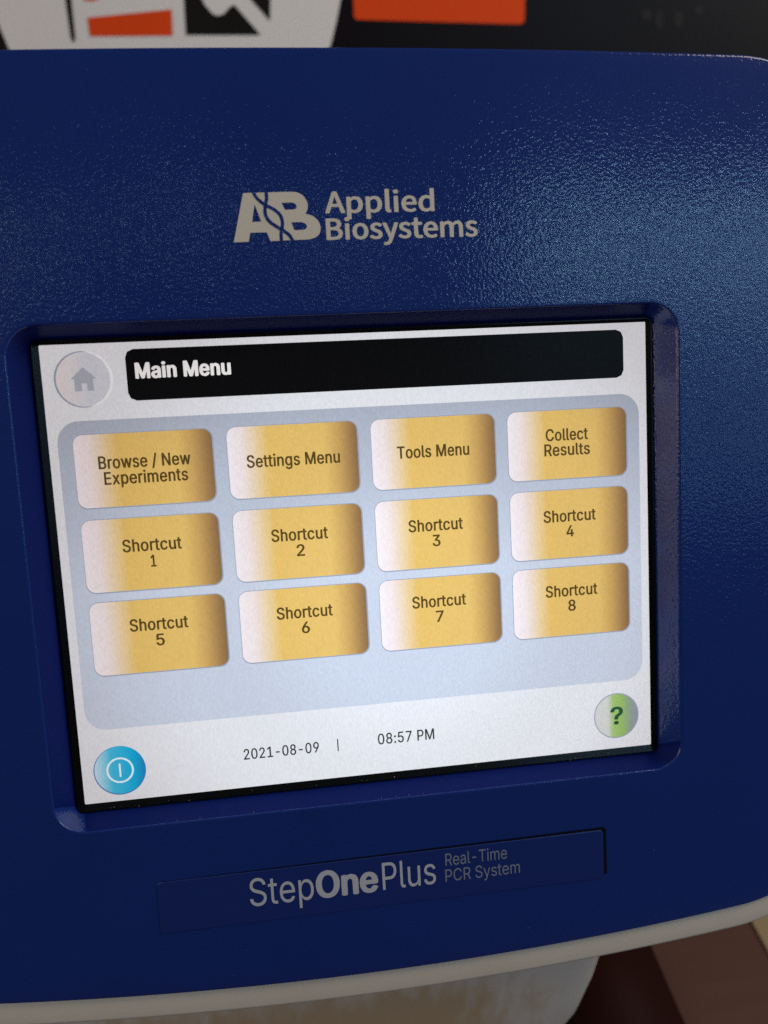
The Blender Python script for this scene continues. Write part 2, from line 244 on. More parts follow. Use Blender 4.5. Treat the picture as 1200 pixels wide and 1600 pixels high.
# letter outlines (units of the drawing; "char advance : contours")
SANS = ' 188:\n-453:337,244 337,188 114,188 114,244\n/249:235,533 71,-76 14,-76 178,533\n0453:227,-7 191,-3 158,7 130,24 105,48 85,77 69,113 57,155 50,202 48,254 50,306 57,353 69,395 85,431 106,461 130,484 159,502 191,512 227,516 262,512 295,502 323,484 348,461 368,431 384,395 396,353 403,306 405,254 403,202 396,155 384,113 368,77 348,48 323,24 295,7 263,-3;227,50 250,52 271,60 290,74 306,92 320,116 330,144 338,176 342,213 344,254 342,295 338,332 330,365 320,393 306,416 290,435 271,449 250,457 227,460 203,457 182,449 163,435 147,416 134,393 123,365 115,332 111,295 109,254 111,213 115,176 123,144 134,116 147,92 163,74 182,60 203,52\n1453:76,0 76,55 212,55 212,448 209,448 86,358 86,427 198,509 276,509 276,55 391,55 391,0 276,0 212,0\n2453:64,0 64,47 234,229 282,282 311,327 316,341 319,356 320,371 319,389 315,405 308,419 298,431 287,441 273,449 258,455 241,458 224,460 205,458 188,454 172,447 159,438 148,427 139,413 132,398 128,381 127,362 66,362 68,391 75,418 86,442 102,464 121,482 143,496 168,507 196,513 225,516 254,513 281,507 306,497 328,482 346,465 361,445 372,423 379,398 381,372 380,354 377,336 371,318 363,299 351,280 336,259 267,180 153,60 153,57 389,57 389,0\n3453:218,-7 188,-5 159,1 133,10 108,22 88,38 70,57 57,79 48,104 44,132 109,132 112,115 118,100 126,87 137,76 150,66 165,59 182,54 200,51 219,50 239,51 258,55 275,61 291,69 304,80 315,93 323,108 328,125 329,145 328,163 323,180 316,196 306,211 292,223 275,234 254,241 229,246 201,248 157,248 157,299 288,448 288,452 70,452 70,509 372,509 372,461 220.9,289.3 247,290 279,286 308,276 333,262 354,244 371,222 383,198 391,173 393,145 390,116 383,90 370,66 354,45 333,27 309,12 281,2 251,-5\n4453:40,105 40,158 247,509 311,509 109,166 109,163 282,163 282,318 343,318 343,163 413,163 413,105 343,105 343,0 282,0 282,105\n5453:221,-7 192,-5 165,1 140,11 118,25 99,41 83,60 71,82 63,105 60,130 122,130 125,115 130,102 138,89 148,78 160,68 173,60 188,54 204,51 221,50 241,51 259,56 276,64 291,75 304,89 314,104 322,122 326,141 328,162 326,183 321,203 314,221 303,237 290,251 275,262 257,270 238,275 218,277 167,268 152,262 139,255 128,246 67,253 96,509 366,509 366,452 151,452 134,301 136,301 148,311 162,318 178,325 194,330 212,333 229,334 252,332 274,328 294,321 313,311 330,299 345,285 358,269 370,251 379,231 386,210 390,187 391,163 388,132 381,102 369,76 352,52 332,32 309,15 282,3 253,-4\n6453:226,-7 196,-4 168,3 142,15 119,31 100,51 84,74 73,101 66,130 64,162 65,187 71,212 80,239 93,268 112,302 137,340 252,509 322,509 173,292.9 196,307 235,314 265,312 291,305 316,295 337,280 355,262 370,240 380,215 387,187 389,157 387,127 379,98 368,73 352,50 333,30 310,14 284,3 257,-4;226,48 245,50 263,55 279,63 293,73 304,86 314,101 322,119 326,137 327,157 326,178 322,196 314,213 304,228 293,241 279,251 263,259 245,264 226,265 207,264 190,259 174,252 160,241 148,229 138,214 131,197 126,179 125,158 126,138 131,119 138,102 148,86 160,73 174,63 190,55 207,50\n7453:97,0 323,448 323,452 62,452 62,509 391,509 391,449 165,0\n8453:226,-7 193,-5 163,1 136,11 111,25 91,42 74,62 62,84 54,109 52,135 53,156 58,176 65,195 75,212 87,228 101,241 117,252 134,260 153,265 153,267 129,276 109,289 93,308 80,330 73,354 70,380 73,405 79,429 90,450 106,469 124,485 146,498 170,508 197,514 226,516 255,514 282,508 306,498 328,485 346,469 361,450 373,429 379,405 382,380 379,354 372,330 359,308 343,289 323,276 300,267 300,265 319,260 335,252 351,241 365,228 377,212 387,195 395,176 399,156 401,135 398,109 391,84 378,62 362,42 341,25 317,11 289,1 259,-5;226,49 248,50 267,54 285,60 300,69 313,79 323,91 331,106 335,121 337,139 335,157 330,173 322,189 312,202 298,213 283,223 265,230 247,234 226,235 206,234 187,230 169,223 154,213 140,202 130,189 122,173 117,157 115,139 117,121 121,106 129,91 139,79 152,69 167,60 185,54 205,50;226,290 244,291 260,294 274,300 287,308 298,318 307,330 314,344 318,359 319,376 318,392 314,407 308,420 299,432 288,442 275,449 260,455 244,459 226,460 208,459 192,455 177,449 164,442 153,432 145,420 138,407 134,392 133,376 134,359 138,344 145,330 154,318 165,308 178,300 193,294 209,291\n9453:226,516 256,513 285,506 310,494 333,478 352,458 368,434 380,408 387,378 389,347 387,322 382,296 373,270 359,240 340,207 315,168 200,0 130,0 278.8,215.8 257,202 218,195 188,197 161,203 137,214 116,229 98,247 83,269 72,294 66,321 64,352 66,382 73,411 85,436 101,459 120,479 143,494 168,506 196,513;226,460 207,459 190,454 174,446 160,435 148,423 138,407 131,390 127,372 125,352 127,331 131,313 138,295 148,280 160,268 174,257 190,250 207,245 226,243 245,245 263,249 279,257 293,267 305,280 314,295 322,312 326,330 327,350 326,371 322,390 314,407 305,422 293,435 279,446 263,454 245,459\n:188:95,-4 83,-3 73,1 63,9 55,18 51,29 50,41 51,53 55,64 63,73 73,81 83,85 95,87 107,85 118,81 128,73 135,64 140,53 141,41 140,29 135,18 128,9 118,1 107,-3;95,271 83,272 73,277 63,284 55,294 51,304 50,316 51,328 55,339 63,349 73,356 83,360 95,362 107,360 118,356 128,349 135,339 140,328 141,316 140,304 135,294 128,284 118,277 107,272\n?359:132,152 132,159 133,187 136,211 141,230 148,245 157,258 168,269 209,298 223,309 236,321 247,334 255,349 260,365 262,384 260,399 257,413 250,425 242,436 232,445 220,452 207,457 193,461 178,462 163,461 150,458 137,453 125,446 115,437 106,425 99,412 94,396 92,378 27,378 30,406 38,430 49,452 64,471 82,487 103,499 126,508 151,514 178,516 206,514 232,508 255,498 275,486 292,470 306,451 316,430 322,407 324,382 322,356 316,332 306,311 292,292 275,276 254,261 219,235 200,205 194,158 194,152;164,-4 152,-3 141,1 131,9 124,18 120,29 118,41 120,53 124,64 131,73 141,80 152,85 164,86 176,85 186,80 196,73 203,64 208,53 209,41 208,29 203,18 196,9 186,1 176,-3\nB456:60,0 60,509 241,509 274,507 304,501 329,491 350,477 367,461 381,442 390,421 396,398 398,374 397,353 393,336 387,320 378,307 368,295 356,286 315,267 315,262 331,260 347,254 363,245 378,234 391,220 402,203 411,184 416,161 418,136 416,111 410,88 400,67 386,48 368,31 344,18 317,8 284,2 247,0;125,57 245,57 281,60 309,67 330,80 344,96 353,115 355,137 354,153 350,169 342,184 333,197 320,209 306,218 289,225 269,229 248,231 125,231;125,285 238,285 256,287 273,290 288,296 302,304 314,314 323,326 330,340 335,355 336,372 333,393 326,412 313,429 294,442 270,449 240,452 125,452\nC510:267,-7 225,-3 186,7 150,25 119,49 92,79 70,115 53,157 44,203 40,254 44,305 53,352 70,393 92,429 119,459 150,484 186,501 225,512 267,516 293,514 317,511 340,504 362,496 383,485 402,471 419,456 435,438 448,418 459,397 467,373 473,348 408,348 404,365 397,380 389,395 357,428 315,449 267,456 237,453 209,445 184,432 161,414 141,391 125,364 113,332 106,295 103,254 106,213 113,177 125,145 141,117 161,94 184,76 210,63 237,56 267,53 315,60 357,81 389,114 408,160 473,160 467,135 459,112 448,91 435,71 420,53 402,38 383,24 363,13 341,5 317,-2 293,-6\nE419:60,0 60,509 372,509 372,452 125,452 125,286 355,286 355,229 125,229 125,57 375,57 375,0\nH517:60,0 60,509 125,509 125,289 392,289 392,509 457,509 457,0 392,0 392,232 125,232 125,0\nM628:60,0 60,509 152,509 277,187 287,159 299,123 311,84 314.6,72.5 318,83 330,121 342,158 352,187 476,509 568,509 568,0 504,0 504,291 504,327 505,369 506,413 506.5,436.3 498,409 482,363 467,322 456,291 342,0 286,0 170,291 159,321 145,361 129,408 119.5,435.3 120,416 121,372 122,328 122,291 122,0\nN523:60,0 60,509 136,509 343,183 363,151 388,107 403.3,76.3 401,108 399,157 399,195 399,509 463,509 463,0 387,0 202,290 177,331 148,381 120,430.7 122,384 124,328 125,291 125,0\nO533:267,-7 225,-3 186,7 150,25 119,49 92,79 70,115 53,157 44,203 40,254 44,305 53,352 70,393 92,429 119,459 150,484 186,501 225,512 267,516 309,512 348,501 384,484 415,459 442,429 464,393 480,352 490,305 493,254 490,203 480,157 464,115 442,79 415,49 384,25 348,7 309,-3;267,53 296,55 324,63 349,76 372,94 392,116 408,144 420,176 428,213 430,254 428,295 420,332 408,365 392,392 372,415 349,433 324,446 296,453 267,456 237,453 210,445 184,433 161,415 142,392 125,364 113,332 106,295 103,254 106,213 113,176 125,144 142,117 161,94 184,76 210,63 237,55\nP445:60,0 60,509 235,509 272,506 305,499 332,487 356,471 375,452 390,430 400,404 407,377 409,348 407,318 400,291 390,265 375,243 356,223 332,207 305,195 272,188 235,186 125,186 125,0;125,242 233,242 257,244 279,248 297,256 312,266 324,279 333,294 339,310 343,328 344,348 343,367 339,385 333,402 324,416 312,428 297,439 279,446 257,451 232,452 125,452\nR449:60,0 60,509 236,509 273,506 305,500 333,489 356,473 376,455 390,433 401,408 407,381 409,352 407,323 401,296 390,271 376,250 356,232 333,217 313.7,209.4 428,0 353,0 246.4,198.6 236,198 125,198 125,0;125,255 234,255 258,256 280,260 298,267 313,276 325,287 334,300 340,316 344,333 345,352 344,371 340,389 334,405 325,419 313,430 298,440 279,446 258,451 233,452 125,452\nS447:224,-9 188,-7 156,-1 128,9 102,23 81,40 64,60 51,83 42,109 38,137 104,137 108,118 114,102 123,88 136,76 150,66 166,59 185,53 204,50 224,49 246,50 267,54 286,60 303,69 317,79 329,92 338,106 344,122 346,139 344,154 340,168 332,179 322,189 310,197 296,205 245,222 184,239 145,253 112,269 86,289 67,313 56,341 52,372 54,400 62,425 75,448 92,468 113,484 138,498 165,508 195,514 227,516 259,514 289,508 316,498 340,484 360,468 377,449 390,427 398,403 401,378 337,378 332,402 320,421 302,437 280,449 254,456 225,459 204,457 185,454 167,448 152,440 139,430 129,418 121,405 117,391 115,376 117,359 122,345 131,334 142,324 155,315 169,308 212,293 264,279 312,264 359,238 372,226 384,213 395,198 402,180 407,161 408,139 406,112 399,87 386,64 370,43 349,25 323,11 294,0 261,-7\nT449:32,452 32,509 417,509 417,452 257,452 257,0 193,0 193,452\na389:160,-9 137,-7 115,-3 94,5 76,15 60,29 48,45 38,63 32,84 30,108 32,128 36,146 43,161 53,174 64,184 78,193 125,211 178,220 234,227 265,235 271,240 274,246 276,255 276,257 275,272 272,285 267,297 260,307 251,315 240,322 227,327 212,330 196,331 178,330 163,327 149,322 118,301 100,274 41,291 51,313 64,331 79,346 95,358 114,368 133,375 153,380 173,383 194,384 239,379 286,360 300,350 312,336 322,320 330,301 335,278 337,251 337,0 277,0 277,52 272,52 252,25 215,1 199,-4 181,-7;170,45 192,47 211,51 228,59 242,68 254,80 263,93 270,108 274,122 276,138 276,190 259,182 231,176 200,171 175,168 134,159 122,153 112,147 103,139 97,130 93,118 92,105 93,93 96,82 102,72 109,64 119,57 130,52\nc396:207,-8 174,-5 144,3 117,16 93,35 72,58 56,85 44,116 37,150 34,187 37,225 44,260 56,291 72,318 93,341 117,360 144,374 174,382 207,384 260,377 305,356 340,322 362,277 303,262 290,289 270,311 242,325 207,330 184,328 163,321 145,310 130,296 118,278 108,258 102,236 98,212 96,187 98,163 102,139 108,117 118,97 130,80 145,66 163,55 184,49 207,46 243,52 271,66 292,89 304,117 363,102 357,86 350,70 341,56 306,21 261,-1\ne404:212,-8 177,-5 145,3 117,16 92,35 72,58 56,85 44,116 37,150 34,187 36,224 44,258 55,290 71,317 91,340 115,359 142,373 172,382 205,384 226,383 246,380 266,374 285,366 303,355 319,341 334,324 347,305 357,282 365,256 370,227 371,194 371,169 96.7,169 98,151 102,127 110,106 121,88 135,73 151,61 169,53 190,48 212,46 254,53 285,73 306,105 365,91 358,72 348,55 335,39 320,26 302,14 283,4 261,-3 237,-7;96.5,221 308.4,221 308,226 304,248 298,269 288,286 277,301 263,314 246,323 227,328 205,330 183,328 164,323 146,313 131,301 119,286 109,270 102,251 97,231\ng425:207,-151 180,-149 156,-146 134,-140 114,-132 97,-122 82,-110 70,-97 59,-84 51,-69 101,-41 122,-66 154,-88 169,-93 187,-96 207,-97 236,-95 261,-87 282,-75 298,-58 308,-34 311,-6 311,68 306,68 287,41 252,16 236,10 217,6 195,5 165,7 138,14 113,27 90,43 71,65 55,90 43,120 36,154 34,191 36,229 43,263 55,293 71,320 90,342 112,361 138,374 166,382 196,384 218,383 237,379 253,373 288,346 308,319 313,319 313,379 372,379 372,-9 370,-40 363,-67 350,-90 334,-109 314,-124 291,-136 265,-144 237,-149;205,59 227,61 246,66 264,75 278,87 290,103 300,121 307,142 311,166 312,193 311,219 307,242 300,264 291,283 279,299 264,312 247,322 227,328 205,330 182,328 163,322 145,312 130,298 118,282 109,262 102,241 98,218 96,193 98,167 102,144 109,123 118,104 131,88 145,76 163,66 183,61\nh410:114,227 114,0 53,0 53,509 114,509 114,314.4 116,319 132,344 152,362 175,374 200,382 227,384 252,383 275,377 295,369 313,356 328,340 341,321 350,298 355,271 357,240 357,0 296,0 296,235 293,263 286,286 273,304 256,318 235,326 210,329 192,328 176,324 161,317 147,308 136,297 126,283 119,266 115,248\ni167:53,0 53,379 114,379 114,0;84,443 73,444 63,448 54,455 47,463 43,472 41,483 43,494 47,504 54,512 63,518 73,522 84,524 95,522 105,518 114,512 121,504 125,494 126,483 125,472 121,463 114,455 105,448 95,444\nl189:139,-2 112,0 91,8 74,20 62,37 55,59 53,84 53,509 114,509 114,99 114,83 117,71 120,62 126,57 135,53 146,52 160,53 170,54 181,3 162,-1\nm610:53,0 53,379 112,379 112,307.7 114,314 122,331 132,346 144,358 158,368 172,376 187,382 203,385 219,386 245,383 268,375 287,361 303,342 314,320 317,309.2 318,312 326,329 337,343 350,356 364,366 381,375 398,381 417,385 437,386 458,385 478,380 497,372 514,361 529,346 541,328 550,307 555,283 557,255 557,0 496,0 496,254 493,279 485,298 473,313 456,323 438,329 419,330 402,329 387,326 374,320 363,312 353,302 345,290 340,277 336,263 335,247 335,0 274,0 274,260 272,280 265,297 253,311 238,322 220,328 199,330 185,329 171,326 158,320 145,312 135,302 126,289 119,274 115,257 114,238 114,0\nn410:114,227 114,0 53,0 53,379 112,379 112,309.9 116,319 132,344 152,362 175,374 200,382 227,384 252,383 275,377 295,369 313,356 328,340 341,321 350,298 355,271 357,240 357,0 296,0 296,235 293,263 286,286 273,304 256,318 235,326 210,329 192,328 176,324 161,317 147,308 136,297 126,283 119,266 115,248\no415:207,-8 174,-5 144,3 117,16 93,35 72,58 56,85 44,116 37,150 34,187 37,225 44,260 56,291 72,318 93,341 117,360 144,374 174,382 207,384 241,382 271,374 299,360 323,341 343,318 359,291 371,260 379,225 381,187 379,150 371,116 359,85 343,58 323,35 299,16 271,3 241,-5;207,46 231,49 252,55 270,66 285,80 298,97 307,117 314,139 318,163 319,187 318,212 314,236 307,258 298,278 285,296 270,310 252,321 231,328 207,330 184,328 163,321 145,310 130,296 118,278 108,258 102,236 98,212 96,187 98,163 102,139 108,117 118,97 130,80 145,66 163,55 184,49\np424:53,-143 53,379 112,379 112,319 118,319 137,346 171,373 188,379 207,383 229,384 259,382 287,374 313,361 335,342 354,320 370,293 381,261 388,227 390,189 388,151 381,116 370,84 355,57 336,34 313,16 288,3 260,-6 229,-8 208,-7 189,-3 173,4 138,31 118,59 114,59 114,-143;220,47 242,49 262,55 279,66 294,80 306,97 316,117 323,139 327,163 328,189 327,215 323,239 316,261 307,281 295,298 280,311 262,322 243,328 220,330 198,328 178,322 161,312 147,299 134,282 125,263 118,241 114,216 113,189 114,162 118,138 125,115 135,95 147,78 162,65 179,55 198,49\nr259:53,0 53,379 112,379 112,321 115,321 124,339 137,354 152,367 171,377 191,383 213,385 229,384 243,384 243,322 230,324 207,326 190,324 174,321 159,315 146,306 135,296 126,284 119,269 115,254 114,237 114,0\ns365:182,-8 157,-7 133,-3 112,3 93,12 76,24 62,38 50,54 41,73 36,94 94,107 101,87 111,72 124,60 141,52 160,47 181,45 206,47 227,53 244,62 258,74 265,88 268,103 266,115 262,126 254,136 243,144 229,150 212,155 149,170 118,180 92,192 72,208 58,227 50,249 47,274 49,295 55,314 65,332 79,347 95,360 115,370 137,378 161,383 187,384 212,383 234,379 254,372 271,363 286,352 299,339 309,324 318,308 324,290 268,277 262,291 254,304 243,316 228,325 210,331 187,333 166,331 147,326 131,317 119,305 111,292 109,277 110,264 115,253 124,243 136,235 152,229 172,223 229,209 261,200 287,187 306,171 320,153 328,131 331,107 329,85 323,65 312,47 298,31 281,18 260,6 236,-2 210,-7\nt227:204,379 204,327 126,327 126,98 127,83 130,70 136,61 144,55 156,51 170,50 185,51 202,54 213,2 192,-3 168,-4 138,-1 113,7 92,21 77,41 68,64 65,93 65,327 6,327 6,379 65,379 65,471 126,471 126,379\nu410:182,-5 158,-3 135,2 115,11 97,23 82,39 69,59 60,82 54,109 53,139 53,379 114,379 114,144 116,117 124,94 137,75 154,61 175,53 200,50 218,51 234,55 249,62 263,71 274,83 283,97 290,113 295,132 296,153 296,379 357,379 357,0 298,0 298,69.8 294,60 277,35 257,17 234,5 209,-3\nw567:138,0 23,379 87,379 133,214 154,137 170.1,63.6 186,135 206,214 252,379 316,379 362,214 382,136 396.8,65.7 413,135 434,214 480,379 545,379 429,0 368,0 319,172 305,225 291,280 284,309 277,280 263,225 248,172 199,0\nx379:21,0 154.9,194.6 29,379 100,379 147,306 179,253 190.7,233.3 202,253 233,306 282,379 352,379 224.5,191.8 358,0 287,0 231,85 200,136 189,154.7 178,136 148,85 91,0\ny389:47,-139 61,-86 71,-87 104,-89 113,-86 122,-81 130,-74 138,-64 145,-51 151,-36 163,-1 17,379 84,379 165,155 187,87 194.7,60.2 202,87 224,155 305,379 371,379 204,-58 177,-107 165,-119 153,-128 139,-136 125,-141 109,-144 91,-145 65,-143'
HUMANIST = ' 79:\nA213:1,0 34,0 59,78 153,78 177,0 211,0 124,257 88,257;67,104 79,144 105,230 106,230 132,144 145,104\nB230:35,0 117,0 168,8 202,33 214,75 208,105 189,126 162,137 162,138 183,150 195,170 200,194 188,230 157,250 111,257 35,257;68,148 68,231 107,231 141,227 161,214 168,190 161,167 141,153 106,148;68,26 68,123 112,123 151,118 174,102 182,76 174,48 150,31 112,26\nH255:35,0 68,0 68,121 187,121 187,0 220,0 220,257 187,257 187,149 68,149 68,257 35,257\nd217:97,-5 119,-1 138,9 155,22 156,22 159,0 185,0 185,279 153,279 153,206 154,173 138,185 121,192 101,195 60,183 30,148 19,95 28,41 55,7;104,22 76,31 58,56 51,95 59,133 79,159 106,168 122,166 137,160 153,148 153,48 137,34 121,25\ne194:109,-5 133,-2 154,5 172,15 160,36 146,28 130,23 113,21 81,29 59,52 50,88 178,88 179,106 170,153 145,184 103,195 62,183 31,148 18,95 31,41 63,7;49,110 59,142 79,163 104,169 129,163 146,143 151,110\ni97:32,0 64,0 64,190 32,190;48,229 59,232 67,239 70,251 67,262 59,269 48,271 37,269 30,262 27,251 30,239 37,232\nl100:66,-5 84,-2 80,23 73,22 69,23 66,28 64,36 64,279 32,279 32,38 36,15 47,0\nm325:32,0 64,0 64,138 81,154 97,164 112,167 132,162 144,145 147,116 147,0 179,0 179,138 196,154 212,164 227,167 247,162 259,145 263,116 263,0 294,0 294,120 288,161 269,186 237,195 215,190 194,178 174,159 164,178 146,191 121,195 100,191 80,179 62,162 58,190 32,190\no213:106,-5 150,7 182,41 194,95 182,149 150,183 106,195 63,183 31,149 18,95 31,41 63,7;106,22 77,31 58,57 51,95 58,133 77,159 106,168 135,159 154,133 161,95 154,57 135,31\np217:32,-80 64,-80 64,-16 63,18 81,5 98,-2 116,-5 157,8 187,42 199,98 190,149 164,183 123,195 101,191 81,181 62,168 58,190 32,190;111,22 97,24 81,30 64,42 64,142 82,156 99,165 115,168 144,159 160,135 165,98 158,57 139,31\ns164:82,-5 120,3 143,24 151,52 142,81 120,98 93,110 73,118 58,128 52,143 56,156 68,166 88,170 103,168 117,162 131,153 146,173 130,184 110,192 87,195 52,188 29,168 22,141 30,115 51,97 77,86 98,78 114,66 120,50 116,35 104,24 83,20 62,23 44,31 27,43 11,22 31,8 56,-1\nt132:92,-5 127,2 121,27 99,21 82,26 72,38 70,58 70,164 121,164 121,190 70,190 70,244 43,244 40,190 9,188 9,164 38,164 38,59 43,25 60,3\ny183:35,-82 68,-73 91,-50 106,-16 178,190 147,190 112,85 97,31 95,31 76,85 38,190 5,190 81,0 77,-15 67,-36 53,-50 34,-56 19,-53 13,-78'
def parse_font(t):
    G = {}
    for row in t.split('\n'):
        c = row[0]; adv, rest = row[1:].split(':', 1)
        G[c] = (float(adv), [[tuple(map(float, p.split(','))) for p in sp.split(' ')] for sp in rest.split(';') if sp])
    return G, max(y for sp in G['H'][1] for _, y in sp)
FONTS = {'sans': parse_font(SANS), 'humanist': parse_font(HUMANIST)}
def text_mesh(txt, x, y, width, cap, weight=0.0, z=0.0, font='sans', space=18.0):
    """one line of lettering: overall width and cap height in mm, baseline at (x, y), weight = stroke thickening in mm"""
    G, H = FONTS[font]; pen = 0.0; sp = []
    for c in txt:
        adv, cs = G[c]
        for P in cs: sp.append([(px + pen, py) for px, py in P])
        pen += adv + space
    x0 = min(p[0] for P in sp for p in P); x1 = max(p[0] for P in sp for p in P)
    kx = (width - 2 * weight) / (x1 - x0); ky = (cap - 1.2 * weight) / H
    base = poly_mesh([[((px - x0) * kx + x + weight, py * ky + y + .6 * weight) for px, py in P] for P in sp])
    for v in base.vertices: v.co.z = z * MM
    if weight <= 0: return base
    bm = bmesh.new(); n = 8
    for k in range(n + 1):
        me = base.copy(); a = 2 * math.pi * k / n; r = weight * MM if k < n else 0
        for v in me.vertices: v.co += Vector((r * math.cos(a), .6 * r * math.sin(a), .0015 * MM * k))
        bm.from_mesh(me); bpy.data.meshes.remove(me)
    bpy.data.meshes.remove(base)
    out = bpy.data.meshes.new('m'); bm.to_mesh(out); bm.free(); return out
def join(items):
    """several (mesh, material) into one mesh with a slot each"""
    bm = bmesh.new(); mats = []
    uvl = bm.loops.layers.uv.new('UVMap')
    for me, m in items:
        if m not in mats: mats.append(m)
        k = mats.index(m); n0 = len(bm.faces)
        for p in me.polygons: p.material_index = k
        bm.from_mesh(me); bpy.data.meshes.remove(me)
    out = bpy.data.meshes.new('m'); bm.to_mesh(out); bm.free()
    for m in mats: out.materials.append(m)
    return out
def flat(pts, z=0.0, uv=False):
    """one n-gon at height z, UV across its own width"""
    bm = bmesh.new(); vs = [bm.verts.new((x * MM, y * MM, z * MM)) for x, y in pts]
    f = bm.faces.new(vs); bmesh.ops.recalc_face_normals(bm, faces=[f])
    if f.normal.z < 0: f.normal_flip()
    x0 = min(p[0] for p in pts); x1 = max(p[0] for p in pts); y0 = min(p[1] for p in pts); y1 = max(p[1] for p in pts)
    L = bm.loops.layers.uv.new('UVMap')
    for lp in f.loops:
        lp[L].uv = ((lp.vert.co.x / MM - x0) / (x1 - x0), (lp.vert.co.y / MM - y0) / (y1 - y0))
    me = bpy.data.meshes.new('m'); bm.to_mesh(me); bm.free(); return me
def circle(cx, cy, r, n=64, ry=None): return [(cx + r * math.cos(2 * math.pi * i / n), cy + (ry or r) * math.sin(2 * math.pi * i / n)) for i in range(n)]
def arc_band(cx, cy, r, w, a0=0, a1=2 * math.pi, n=64, z=0.0):
    bm = bmesh.new(); prev = None
    for i in range(n + 1):
        a = a0 + (a1 - a0) * i / n
        ww = w * (1 if abs(a1 - a0) > 6 else math.sin(math.pi * i / n) ** .6 + .001)
        p = [bm.verts.new(((cx + (r + d) * math.cos(a)) * MM, (cy + (r + d) * math.sin(a)) * MM, z * MM)) for d in (-ww / 2, ww / 2)]
        if prev: bm.faces.new((prev[0], prev[1], p[1], p[0]))
        prev = p
    bmesh.ops.remove_doubles(bm, verts=bm.verts[:], dist=1e-7)
    return bm_mesh(bm)

# ================================================================== SETTING: table
TABLE = mat('red_brown_wood', (.12, .05, .035), .45, .4)
tcw = nd(TABLE, 'ShaderNodeTexCoord'); mpw = nd(TABLE, 'ShaderNodeMapping'); ln(TABLE, tcw.outputs['Object'], mpw.inputs['Vector'])
mpw.inputs['Scale'].default_value = (2.5, 40, 1)
tw = noise(TABLE, 5, 6, .65, vec=mpw.outputs['Vector'])
twr = ramp(TABLE, tw.outputs['Fac'], [(.3, (.094, .046, .038)), (.55, (.102, .050, .041)), (.8, (.110, .055, .045))])
ln(TABLE, twr.outputs[0], bsdf(TABLE).inputs['Base Color'])
bm = bmesh.new(); bmesh.ops.create_cube(bm, size=1)
bmesh.ops.scale(bm, vec=(1.8, 1.1, .03), verts=bm.verts); bmesh.ops.bevel(bm, geom=bm.edges[:], offset=.004, segments=2, affect='EDGES')
tag(link('tabletop', bm_mesh(bm), TABLE, loc=(.15, .25, -.015)), kind='structure')

# ================================================================== THE INSTRUMENT
inst = bpy.data.objects.new('lab_instrument', None); COL.objects.link(inst)
inst.location = (0, 0.10, 0); inst.empty_display_size = .05
tag(inst, 'blue and white laboratory instrument with a lit touch screen of yellow menu buttons', 'lab instrument')
def part(name, me, mats, smooth=False, z=0.0, loc2=(0, 0)):
    o = link(name, me, mats, inst, smooth=smooth)
    o.location = FACE_LOC - inst.location + ROT @ (Vector((loc2[0], loc2[1], z)) * MM)
    o.rotation_euler = FACE_ROT
    return o

# ---- outline of the blue face: slightly bowed top and bottom, round corners
HW, HH, RC = 119.0, 100.0, 33.0
def warp(x, y, top=106.3, ktop=.00014, bot=95.4, kbot=.00060):
    if y >= 0: return x, y / HH * (top - ktop * x * x)
    return x, y / HH * (bot - kbot * x * x)
def outline(off=0.0, bot_extra=0.0, top_extra=0.0, side_extra=0.0):
    P = rrect(HW + off + side_extra, HH + off, RC + off)
    return [warp(x, y, top=106.3 + top_extra, bot=95.4 + bot_extra) for x, y in P]
ZP = 6.0
def zface(x, y):
    t = max(0.0, y - 72); b = max(0.0, -y - 84)
    return ZP - .0005 * t * t - .0016 * b * b - .000035 * x * x
IN = (67.75, 51.55, 1.6); INC = (-.15, -.35)       # screen frame outer edge
REC = (71.2, 53.75, 7.0); RECC = (.0, -.05)         # lip of the recess
def mixp(A, B, t): return [(a[0] + (b[0] - a[0]) * t, a[1] + (b[1] - a[1]) * t) for a, b in zip(A, B)]
Lin = rrect(*IN, cx=INC[0], cy=INC[1]); Lrec = rrect(*REC, cx=RECC[0], cy=RECC[1])
loops = []
loops.append([(x, y, -1.2) for x, y in Lin])
loops.append([(x, y, -.2) for x, y in Lin])
LIP = .8                                             # fillet radius of the lip
for t in (0.0, .12, .25, .38, .5, .62, .74, .84):
    loops.append([(x, y, -.2 + (zface(x, y) - .25) * t / .9) for x, y in mixp(Lin, Lrec, t * .93)])
for k in range(1, 7):                                # fillet
    a = k / 6 * math.radians(60)
    o1 = .93 * .84 / .84
    L = mixp(Lin, Lrec, .80 + .20 * k / 6)
    dz = .62 * (1 - k / 6) ** 2
    loops.append([(x, y, zface(x, y) - dz) for x, y in L])
Lout = outline(-.8)
Lrec2 = rrect(REC[0] + .5, REC[1] + .5, REC[2] + .5, cx=RECC[0], cy=RECC[1])
loops.append([(x, y, zface(x, y)) for x, y in Lrec2])
NR = 18
for k in range(1, NR + 1):
    loops.append([(x, y, zface(x, y)) for x, y in mixp(Lrec2, Lout, k / NR)])
for k in range(1, 8):                                # rolled edge
    a = k / 7 * math.pi / 2
    loops.append([(x, y, zface(x, y) - .8 * (1 - math.cos(a))) for x, y in outline(-.8 + .8 * math.sin(a))])
loops.append([(x, y, -8.0) for x, y in outline(0)])
panel = part('front_panel', loft(loops), [BLUE, SHADED_BLUE], smooth=True)
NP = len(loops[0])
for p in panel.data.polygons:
    if p.index < 11 * NP and not (p.index % NP < 77 or 215 <= p.index % NP <= 229): p.material_index = 1  # most recess walls take the copy with shade in its colour

